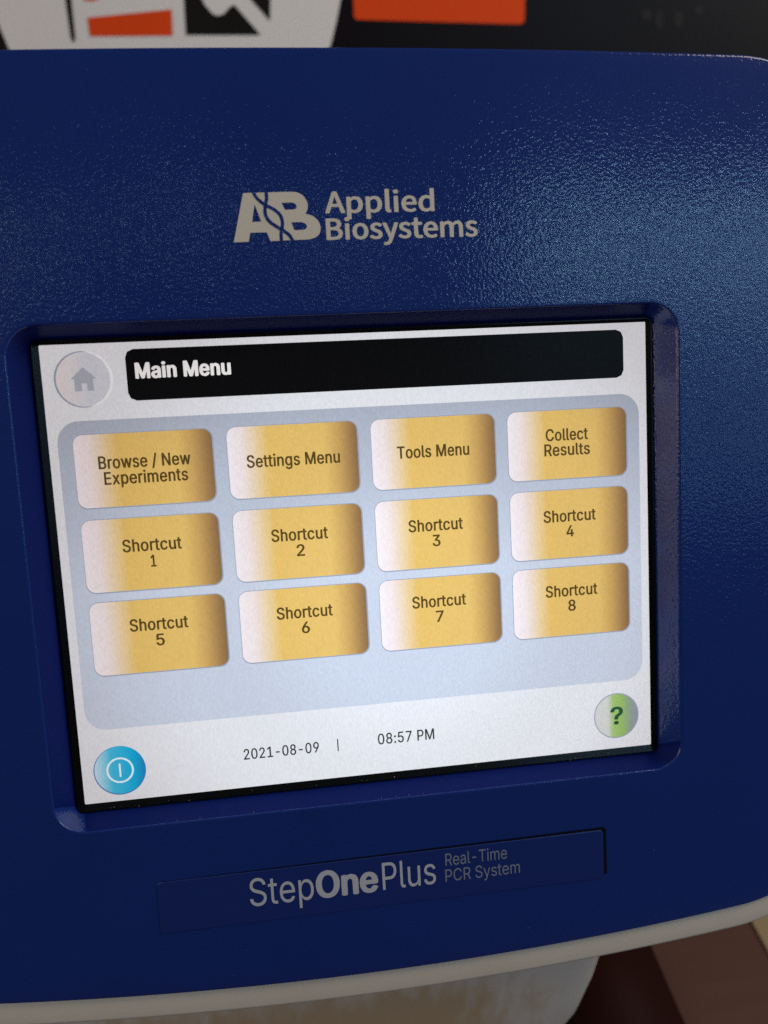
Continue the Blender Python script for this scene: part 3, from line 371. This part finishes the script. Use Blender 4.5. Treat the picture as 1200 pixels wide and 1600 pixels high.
# ---- white shell behind it: a rim that shows below the blue edge, and the body running back
def shell_loop(off, bot, z, back=0.0, r=0.0):
    P = [(x, y) for x, y in outline(off, bot_extra=bot, top_extra=-1.5)]
    return [(x, y + back * math.sin(TILT) * 1.0, z - back * math.cos(TILT)) for x, y in P]
sl = [shell_loop(-3, 0, 3.9), shell_loop(-.1, -.1, 3.9), shell_loop(.1, .15, 4.2), shell_loop(.12, .45, 4.5), shell_loop(.14, 1.0, 4.6), shell_loop(.15, 5.3, 4.5), shell_loop(.2, 5.7, 4.38), shell_loop(.25, 5.95, 4.1), shell_loop(.3, 6.0, 3.6),
      shell_loop(.3, 6.1, -3), shell_loop(-.5, 5.0, -3.8), shell_loop(-2.5, 3, -4.4, 4), shell_loop(-3, 0, -4.4, 20), shell_loop(-4, 0, -4.4, 215), shell_loop(-12, 0, -4.4, 224)]
part('shell', loft(sl, cap1=True), WHITE, smooth=True)

# ---- lower housing in world axes: front set back below the rim, flanks curving in towards the foot
def house_loop(hw, y0, y1, z, r=12):
    return [(x * (hw + 22) / hw - 22, (y0 + y1) / 2 + y, z) for x, y in rrect(hw, (y1 - y0) / 2, r, ns=(24, 24), nc=10)]
hl = [house_loop(70, -9, 200, 128), house_loop(70, -9, 200, 100), house_loop(69.4, -8, 200, 86), house_loop(68.2, -7, 200, 76), house_loop(66.5, -6, 200, 62), house_loop(63.4, -5, 200, 48),
      house_loop(59, -2, 198, 34), house_loop(56, 1, 196, 20), house_loop(55, 2, 195, 6), house_loop(54, 3, 194, 0)]
hm = loft([[(x, y - 100, z) for x, y, z in L] for L in hl], cap0=True, cap1=True)
house = link('base_housing', hm, STREAKED, inst, loc=(0, 0, 0), smooth=True)

# ---- black frame round the display
SW, SH = 66.0, 50.05
def fr(l, r, t, b, z, rad): return [(x, y, z) for x, y in rrect((SW * 2 + l + r) / 2, (SH * 2 + t + b) / 2, rad, cx=(r - l) / 2, cy=(t - b) / 2)]
frame = loft([fr(1.75, 1.45, 1.05, 1.85, -1.0, 1.5), fr(1.75, 1.45, 1.05, 1.85, .25, 1.5), fr(1.6, 1.3, .9, 1.7, .42, 1.4), fr(1.4, 1.1, .7, 1.5, .42, 1.2), fr(.12, .15, .12, .15, -.05, .3), fr(0, 0, 0, 0, -.12, .2)])
part('screen_frame', frame, GASKET, smooth=False)

# ---- display and everything it shows
screen = part('screen', flat([(-SW - .1, -SH - .1), (SW + .1, -SH - .1), (SW + .1, SH + .1), (-SW - .1, SH + .1)], 0), LCD_WHITE, z=-.1)
tag(screen, 'lit white touch screen showing a main menu')
def sub(name, me, mats, loc=(0, 0, 0), label=None, parent=screen):
    o = link(name, me, mats, parent, loc=Vector(loc) * MM)
    if label: o['label'] = label
    return o
def chamf(x0, y0, x1, y1, c): return [(x0 + c, y0), (x1 - c, y0), (x1 - c * .3, y0 + c * .3), (x1, y0 + c), (x1, y1 - c), (x1 - c * .3, y1 - c * .3), (x1 - c, y1), (x0 + c, y1), (x0 + c * .3, y1 - c * .3), (x0, y1 - c), (x0, y0 + c), (x0 + c * .3, y0 + c * .3)]
E1 = .03
# title bar
sub('title_bar', join([(flat([(x - 6, y - 43.2) for x, y in chamf(-48.9, 37.85, 60.7, 48.6, 1.7)], E1), LCD_BLACK),
                       (text_mesh('Main Menu', -47.1 - 6, 42.4 - 43.2, 19.9, 3.35, .2, 2 * E1), LCD_TITLE)]), [], (6, 43.2, 0), 'black title bar reading Main Menu')
# home button with a house pictogram
hc = (-57.7, 42.75); hr = 5.75
house_pts = [(-2.6, .1), (0, 2.55), (2.7, .1), (1.95, .1), (1.95, -2.4), (.65, -2.4), (.65, -.8), (-.45, -.8), (-.45, -2.4), (-1.9, -2.4), (-1.9, .1)]
sub('home_button', join([(flat(circle(0, 0, hr), E1), LCD_HOME), (arc_band(0, 0, hr, .42, math.radians(75), math.radians(290), 60, 2 * E1), LCD_RIM),
                         (arc_band(0, 0, hr, .62, math.radians(-80), math.radians(85), 60, 2 * E1), LCD_RIM_LIGHT),
                         (flat(house_pts, 2 * E1), LCD_ICON)]), [], (*hc, 0), 'pale round home button with a grey house')
# menu panel
sub('menu_panel', flat(rrect(64.2, 33.8, 4.6, ns=(2, 2), nc=12, cx=0, cy=.35), E1), LCD_PANEL, (0, 0, 0), 'grey rounded panel behind the yellow buttons')
# twelve buttons
def button(x0, y0, x1, y1, lines, label):
    cx, cy = (x0 + x1) / 2, (y0 + y1) / 2; hx, hy = (x1 - x0) / 2, (y1 - y0) / 2
    items = [(flat(rrect(hx + .22, hy + .22, 2.2, ns=(2, 2), nc=8, cx=.08, cy=-.06), 2 * E1), LCD_RIM), (flat(rrect(hx, hy, 2.0, ns=(2, 2), nc=8), 3 * E1), LCD_GOLD)]
    for txt, bx0, bx1, by, cap in lines:
        items.append((text_mesh(txt, bx0 - cx, by - cy, bx1 - bx0, cap, .095, 4 * E1), LCD_BROWN))
    return sub('menu_button', join(items), [], (cx, cy, 0), label)
C = 2.75
xs = [(-61.1, -32.35), (-29.2, -1.0), (2.1, 30.05), (33.1, 61.0)]
ys = [(15.65, 31.2), (-2.75, 13.0), (-21.2, -5.0)]
top = [[('Browse / New', -56.3, -37.1, 23.8, C), ('Experiments', -55.4, -37.9, 20.4, C)], [('Settings Menu', -25.3, -5.0, 22.25, C)], [('Tools Menu', 7.7, 24.1, 22.3, C)], [('Collect', 41.9, 51.9, 24.3, C), ('Results', 41.5, 52.3, 20.9, C)]]
names = ['Browse / New Experiments', 'Settings Menu', 'Tools Menu', 'Collect Results']
for i in range(4):
    button(xs[i][0], ys[0][0], xs[i][1], ys[0][1], top[i], 'yellow button reading ' + names[i])
for r in (1, 2):
    for i in range(4):
        k = (r - 1) * 4 + i + 1
        mid = [-46.7, -14.9, 15.7, 47.1][i]
        by = [5.65, -11.9][r - 1]
        w = 1.15 if k == 1 else 1.85
        button(xs[i][0], ys[r][0], xs[i][1], ys[r][1], [('Shortcut', mid - 6.25, mid + 6.25, by, C), (str(k), mid - w / 2, mid + w / 2, by - 3.55, C - .1)], 'yellow button reading Shortcut %d' % k)
# power and help buttons
sub('power_button', join([(flat(circle(0, 0, 5.6), E1), LCD_BLUE), (arc_band(0, 0, 5.55, .25, math.radians(100), math.radians(400), 60, 2 * E1), lit('display_blue_edge', srgb(70, 120, 180))),
                          (arc_band(.05, 0, 2.75, .42, z=2 * E1), LCD_LINE), (flat(rrect(.2, 1.55, .15, ns=(1, 1), nc=3, cx=.05), 2 * E1), LCD_LINE)]), [], (-57.9, -43.0, 0), 'round blue power button')
sub('help_button', join([(flat(circle(0, 0, 5.5), E1), LCD_GREEN), (arc_band(0, 0, 5.45, .25, z=2 * E1), LCD_RIM),
                         (text_mesh('?', -1.55, -2.2, 3.2, 4.4, .2, 3 * E1), LCD_GREEN_TEXT)]), [], (57.45, -42.0, 0), 'round green help button with a question mark')
sub('status_text', join([(text_mesh('2021-08-09', -30.7, -43.55, 17.0, 2.5, .05, E1), LCD_TEXT), (flat(rrect(.14, 1.45, .05, ns=(1, 1), nc=2, cx=-9.35, cy=-42.3), E1), LCD_TEXT),
                         (text_mesh('08:57 PM', -.1, -43.2, 13.2, 2.6, .05, E1), LCD_TEXT)]), [], (0, 0, 0), 'date and time in dark digits')

# ---- emblem and lettering above the screen (traced in panel millimetres, raised ink)
def ab(cx, cy):                                      # emblem sketch units -> panel mm
    u = (cx - 83) / 749.0; v = (556 - cy) / 432.0
    return (-24.35 + u * 17.75, 68.45 + v * 9.55 - .0)
def abl(pts): return [ab(*p) for p in pts]
def smooth_pts(pts, n=5):
    out = []
    for i in range(len(pts) - 1):
        p0 = pts[max(i - 1, 0)]; p1 = pts[i]; p2 = pts[i + 1]; p3 = pts[min(i + 2, len(pts) - 1)]
        for k in range(n):
            t = k / n
            out.append(tuple(.5 * ((2 * p1[d]) + (-p0[d] + p2[d]) * t + (2 * p0[d] - 5 * p1[d] + 4 * p2[d] - p3[d]) * t * t + (-p0[d] + 3 * p1[d] - 3 * p2[d] + p3[d]) * t ** 3) for d in (0, 1)))
    out.append(pts[-1]); return out
outer = [(190, 127), (400, 124)] + smooth_pts([(600, 122), (655, 132), (705, 168), (732, 230), (727, 285), (708, 320)]) + smooth_pts([(708, 320), (765, 338), (812, 382), (832, 440), (822, 495), (788, 530), (735, 548), (690, 551)]) + [(600, 552), (395, 557), (368, 478), (228, 478), (210, 558), (83, 560)]
hole1 = [(281, 225), (327, 381), (250, 384)]
hole2 = [(510, 218)] + smooth_pts([(590, 217), (622, 226), (637, 250), (630, 272), (605, 280)]) + [(535, 281)]
hole3 = [(583, 394)] + smooth_pts([(665, 393), (700, 406), (715, 430), (705, 453), (680, 463)]) + [(605, 464)]
emb = poly_mesh([abl(outer), abl(hole1), abl(hole2), abl(hole3)])
for v in emb.vertices: v.co.z = .03 * MM
def ribbon(pts, w, z):
    P = smooth_pts(abl(pts), 8); bm = bmesh.new(); prev = None
    for i, p in enumerate(P):
        a = P[max(i - 1, 0)]; b = P[min(i + 1, len(P) - 1)]
        d = Vector((b[0] - a[0], b[1] - a[1])).normalized(); nrm = Vector((-d.y, d.x)) * w / 2
        q = [bm.verts.new(((p[0] + s * nrm.x) * MM, (p[1] + s * nrm.y) * MM, z * MM)) for s in (-1, 1)]
        if prev: bm.faces.new((prev[0], prev[1], q[1], q[0]))
        prev = q
    return bm_mesh(bm)
sa = ribbon([(276, 110), (290, 150), (318, 190), (372, 236), (440, 275), (490, 325), (507, 385), (500, 450), (490, 490), (490, 570)], .66, .06)
sb = ribbon([(385, 110), (386, 180), (372, 236), (366, 310), (392, 375), (450, 425), (510, 465), (560, 510), (592, 570)], .66, .075)
emblem = part('emblem', join([(emb, SILVER), (sa, BLUE), (sb, BLUE)]), [], z=zface(-15, 74) + .02)
brand = join([(text_mesh('Applied', -5.5, 73.65, 22.85, 4.3, .17, 0, 'humanist', 0), SILVER), (text_mesh('Biosystems', -5.5, 68.35, 31.9, 4.3, .17, 0, 'humanist', 0), SILVER)])
part('brand_lettering', brand, [], z=zface(10, 72) + .02)

# ---- name plate below the screen
plate_me = loft([[(x, y, -.4) for x, y in rrect(51.0, 6.0, 1.0, ns=(20, 6), nc=6)], [(x, y, .02) for x, y in rrect(51.0, 6.0, 1.0, ns=(20, 6), nc=6)], [(x, y, .10) for x, y in rrect(50.85, 5.85, .9, ns=(20, 6), nc=6)]], cap1=True)
plate = part('name_plate', plate_me, BLUE_SMOOTH, z=zface(0, -76) + .0, loc2=(0, -72.35 - 0.5))
gap_shade_me = join([(flat([(51.05, -5.2), (51.75, -4.8), (51.75, 6.0), (51.2, 6.7), (-20, 6.35), (-50, 6.1), (-50, 6.02), (50.4, 6.05), (51.05, 5.3)], 0), GAP_SHADE)])  # flat dark strip: shade of the plate's sunken edge put into colour
sub('plate_gap_shade', gap_shade_me, [], (0, 0, .03), parent=plate)
py0 = -72.85
let = join([(text_mesh('Step', -31.2, -75.0 + .0 - py0, 14.2, 6.5, 0, 0, 'sans', 0), PLATE_INK), (text_mesh('One', -16.5, -75.15 - py0, 14.1, 6.5, .36, 0, 'sans', 8), PLATE_INK),
            (text_mesh('Plus', -1.4, -74.95 - py0, 12.3, 6.5, 0, 0, 'sans', 0), PLATE_INK),
            (text_mesh('Real-Time', 13.25, -71.0 - py0, 14.5, 2.95, 0, 0, 'sans', 0), PLATE_INK_DIM), (text_mesh('PCR System', 13.1, -74.85 - py0, 17.6, 2.95, 0, 0, 'sans', 0), PLATE_INK_DIM)])
sub('lettering', let, [], (0, 0, .13), parent=plate)

# ---- stray dust on the face and along the lower frame edge
DUST = mat('grey_dust', (.45, .45, .46), .8, .2)
rnd = random.Random(11); bm = bmesh.new()
def speck(x, y, z, r):
    m4 = Matrix.Translation(Vector((x, y, z)) * MM) @ Euler((rnd.random() * 3, rnd.random() * 3, 0)).to_matrix().to_4x4() @ Matrix.Diagonal((r * MM, r * MM * rnd.uniform(.5, 1), r * MM * .6, 1))
    bmesh.ops.create_icosphere(bm, subdivisions=1, radius=1, matrix=m4)
for k in range(46):
    x, y = rnd.uniform(-95, 105), rnd.uniform(-92, 104)
    if abs(x) < 72 and abs(y) < 55: continue
    speck(x, y, zface(x, y) + .02, rnd.choice((.05, .06, .07, .10)))
for k in range(15):
    speck(rnd.uniform(-66, 67), -51 - rnd.uniform(-.6, .6), .45, rnd.uniform(.06, .14))
for k in range(10):
    speck(rnd.uniform(-70, 71), -53.3, 5.6, rnd.uniform(.05, .10))
for k in range(14):
    speck(rnd.uniform(-62, 62), rnd.uniform(-49, 49), .1, rnd.uniform(.04, .07))
tag(part('dust', bm_mesh(bm), DUST), kind='stuff')

# ================================================================== CARTON BEHIND
CARD = mat('black_printed_card', (.007, .005, .007), .35, .12)
PRINT_W = mat('white_print', (.76, .80, .87), .6, .25)
PRINT_O = mat('orange_print', (.76, .068, .004), .6, .2)
PRINT_K = mat('black_print', (.006, .005, .005), .5, .2)
SMUDGE = mat('matt_smudge', (.005, .004, .006), .45, .2)
bm = bmesh.new(); bmesh.ops.create_cube(bm, size=1); bmesh.ops.scale(bm, vec=(.62, .16, .46), verts=bm.verts)
bmesh.ops.bevel(bm, geom=bm.edges[:], offset=.003, segments=3, affect='EDGES')
CY = .270
carton = link('printed_carton', bm_mesh(bm), CARD, loc=(.06, CY + .08, .23))
tag(carton, 'black carton with white and orange printed shapes standing behind the blue instrument', 'box')
def decal(name, pts, m, lift, label=None):
    me = flat([(x, y) for x, y in pts], 0)
    o = link(name, me, m, carton)
    o.rotation_euler = (math.pi / 2, 0, 0); o.location = (-.06, -.08 - lift * MM, -.23)
    if label: o['label'] = label
    return o
decal('printed_patch', [(-138.0, 415.1), (-139.6, 387.7), (-136.2, 371.1), (-133.2, 358.2), (-131.6, 352.2), (-129, 342), (-122, 326), (-105, 312), (-60, 304), (-20, 308), (2, 322), (10, 335), (17.2, 353.1), (20.0, 361.9), (22.2, 370.2), (24.0, 385.4), (23.5, 402.6), (20.7, 419.1), (0, 436), (-60, 444), (-118, 436)], PRINT_W, .3, 'large white printed patch')
decal('printed_stripe', [(-101.7, 383.6), (-98.9, 383.6), (-100.2, 369.0), (-100.8, 354.4), (-101.4, 352.3), (-102.2, 352.3), (-102.8, 354.4), (-102.7, 368.9)], PRINT_K, .6)
decal('printed_block', [(-94.2, 362.0), (-56.2, 365.6), (-56.9, 355.1), (-94.2, 354.7)], PRINT_O, .6, 'orange printed block on the white patch')
decal('printed_block', [(-94.7, 378.8), (-82.2, 380.0), (-87.1, 370.1), (-90.1, 368.6), (-94.6, 368.8)], PRINT_O, .6)
decal('printed_block', [(-49.5, 381.9), (-50.7, 355.4), (-16.3, 355.6), (-27.5, 367.7), (-29.3, 366.9), (-32.5, 364.0), (-35.5, 363.2), (-38.1, 364.2), (-41.5, 368.3), (-45.2, 382.0)], PRINT_K, .6, 'black printed block on the white patch')
decal('printed_block', [(-27.9, 382.2), (-19.4, 369.8), (-11.4, 361.4), (-9.6, 382.5)], PRINT_K, .6, 'black printed wedge on the white patch')
decal('printed_bar', [(28.2, 385.5), (28.3, 363.5), (29.5, 362.2), (109.8, 360.9), (112.0, 362.0), (111.7, 386.7)], PRINT_O, .3, 'orange printed bar on the black card')
for c, rx, ry in (((174.3, 365.3), 3.0, 2.4), ((181.3, 363.3), 2.4, 4.0), ((191.3, 363.5), 2.6, 3.4), ((201.5, 367.5), 2.6, 1.8)):
    decal('smudge', circle(*c, rx, 20, ry), SMUDGE, .3)

# ================================================================== THINGS ON THE TABLE, RIGHT
RED = mat('dark_red_cloth_cover', (.018, .002, .0015), .7, .15)
def slab(pts, h, m, name, bev=.0008):
    bm = bmesh.new(); vs = [bm.verts.new((x * MM, y * MM, 0)) for x, y in pts]; f = bm.faces.new(vs)
    r = bmesh.ops.extrude_face_region(bm, geom=[f])
    for g in r['geom']:
        if isinstance(g, bmesh.types.BMVert): g.co.z += h * MM
    bmesh.ops.recalc_face_normals(bm, faces=bm.faces[:])
    bmesh.ops.bevel(bm, geom=bm.edges[:], offset=bev, segments=2, affect='EDGES')
    return bm_mesh(bm)
nb = link('notebook', slab([(-21, -48), (21, -52), (28, 50), (-12, 54)], 10, RED, 'n', .003), RED, loc=(.087, .040, 0), smooth=True)
tag(nb, 'dark red notebook lying on the table beside the instrument foot', 'notebook')
BEIGE = mat('beige_card', (.34, .27, .17), .7, .2)
sh = link('card_sheet', slab([(-5, -60), (90, -72), (104, 58), (8, 70)], 1.2, BEIGE, 's', .0003), BEIGE, loc=(.160, .06, 0))
tag(sh, 'beige card sheet lying on the table at the right edge', 'card')

# ------------------------------------------------------------------ render
S.render.engine = 'CYCLES'
S.cycles.use_denoising = False
S.cycles.max_bounces = 6
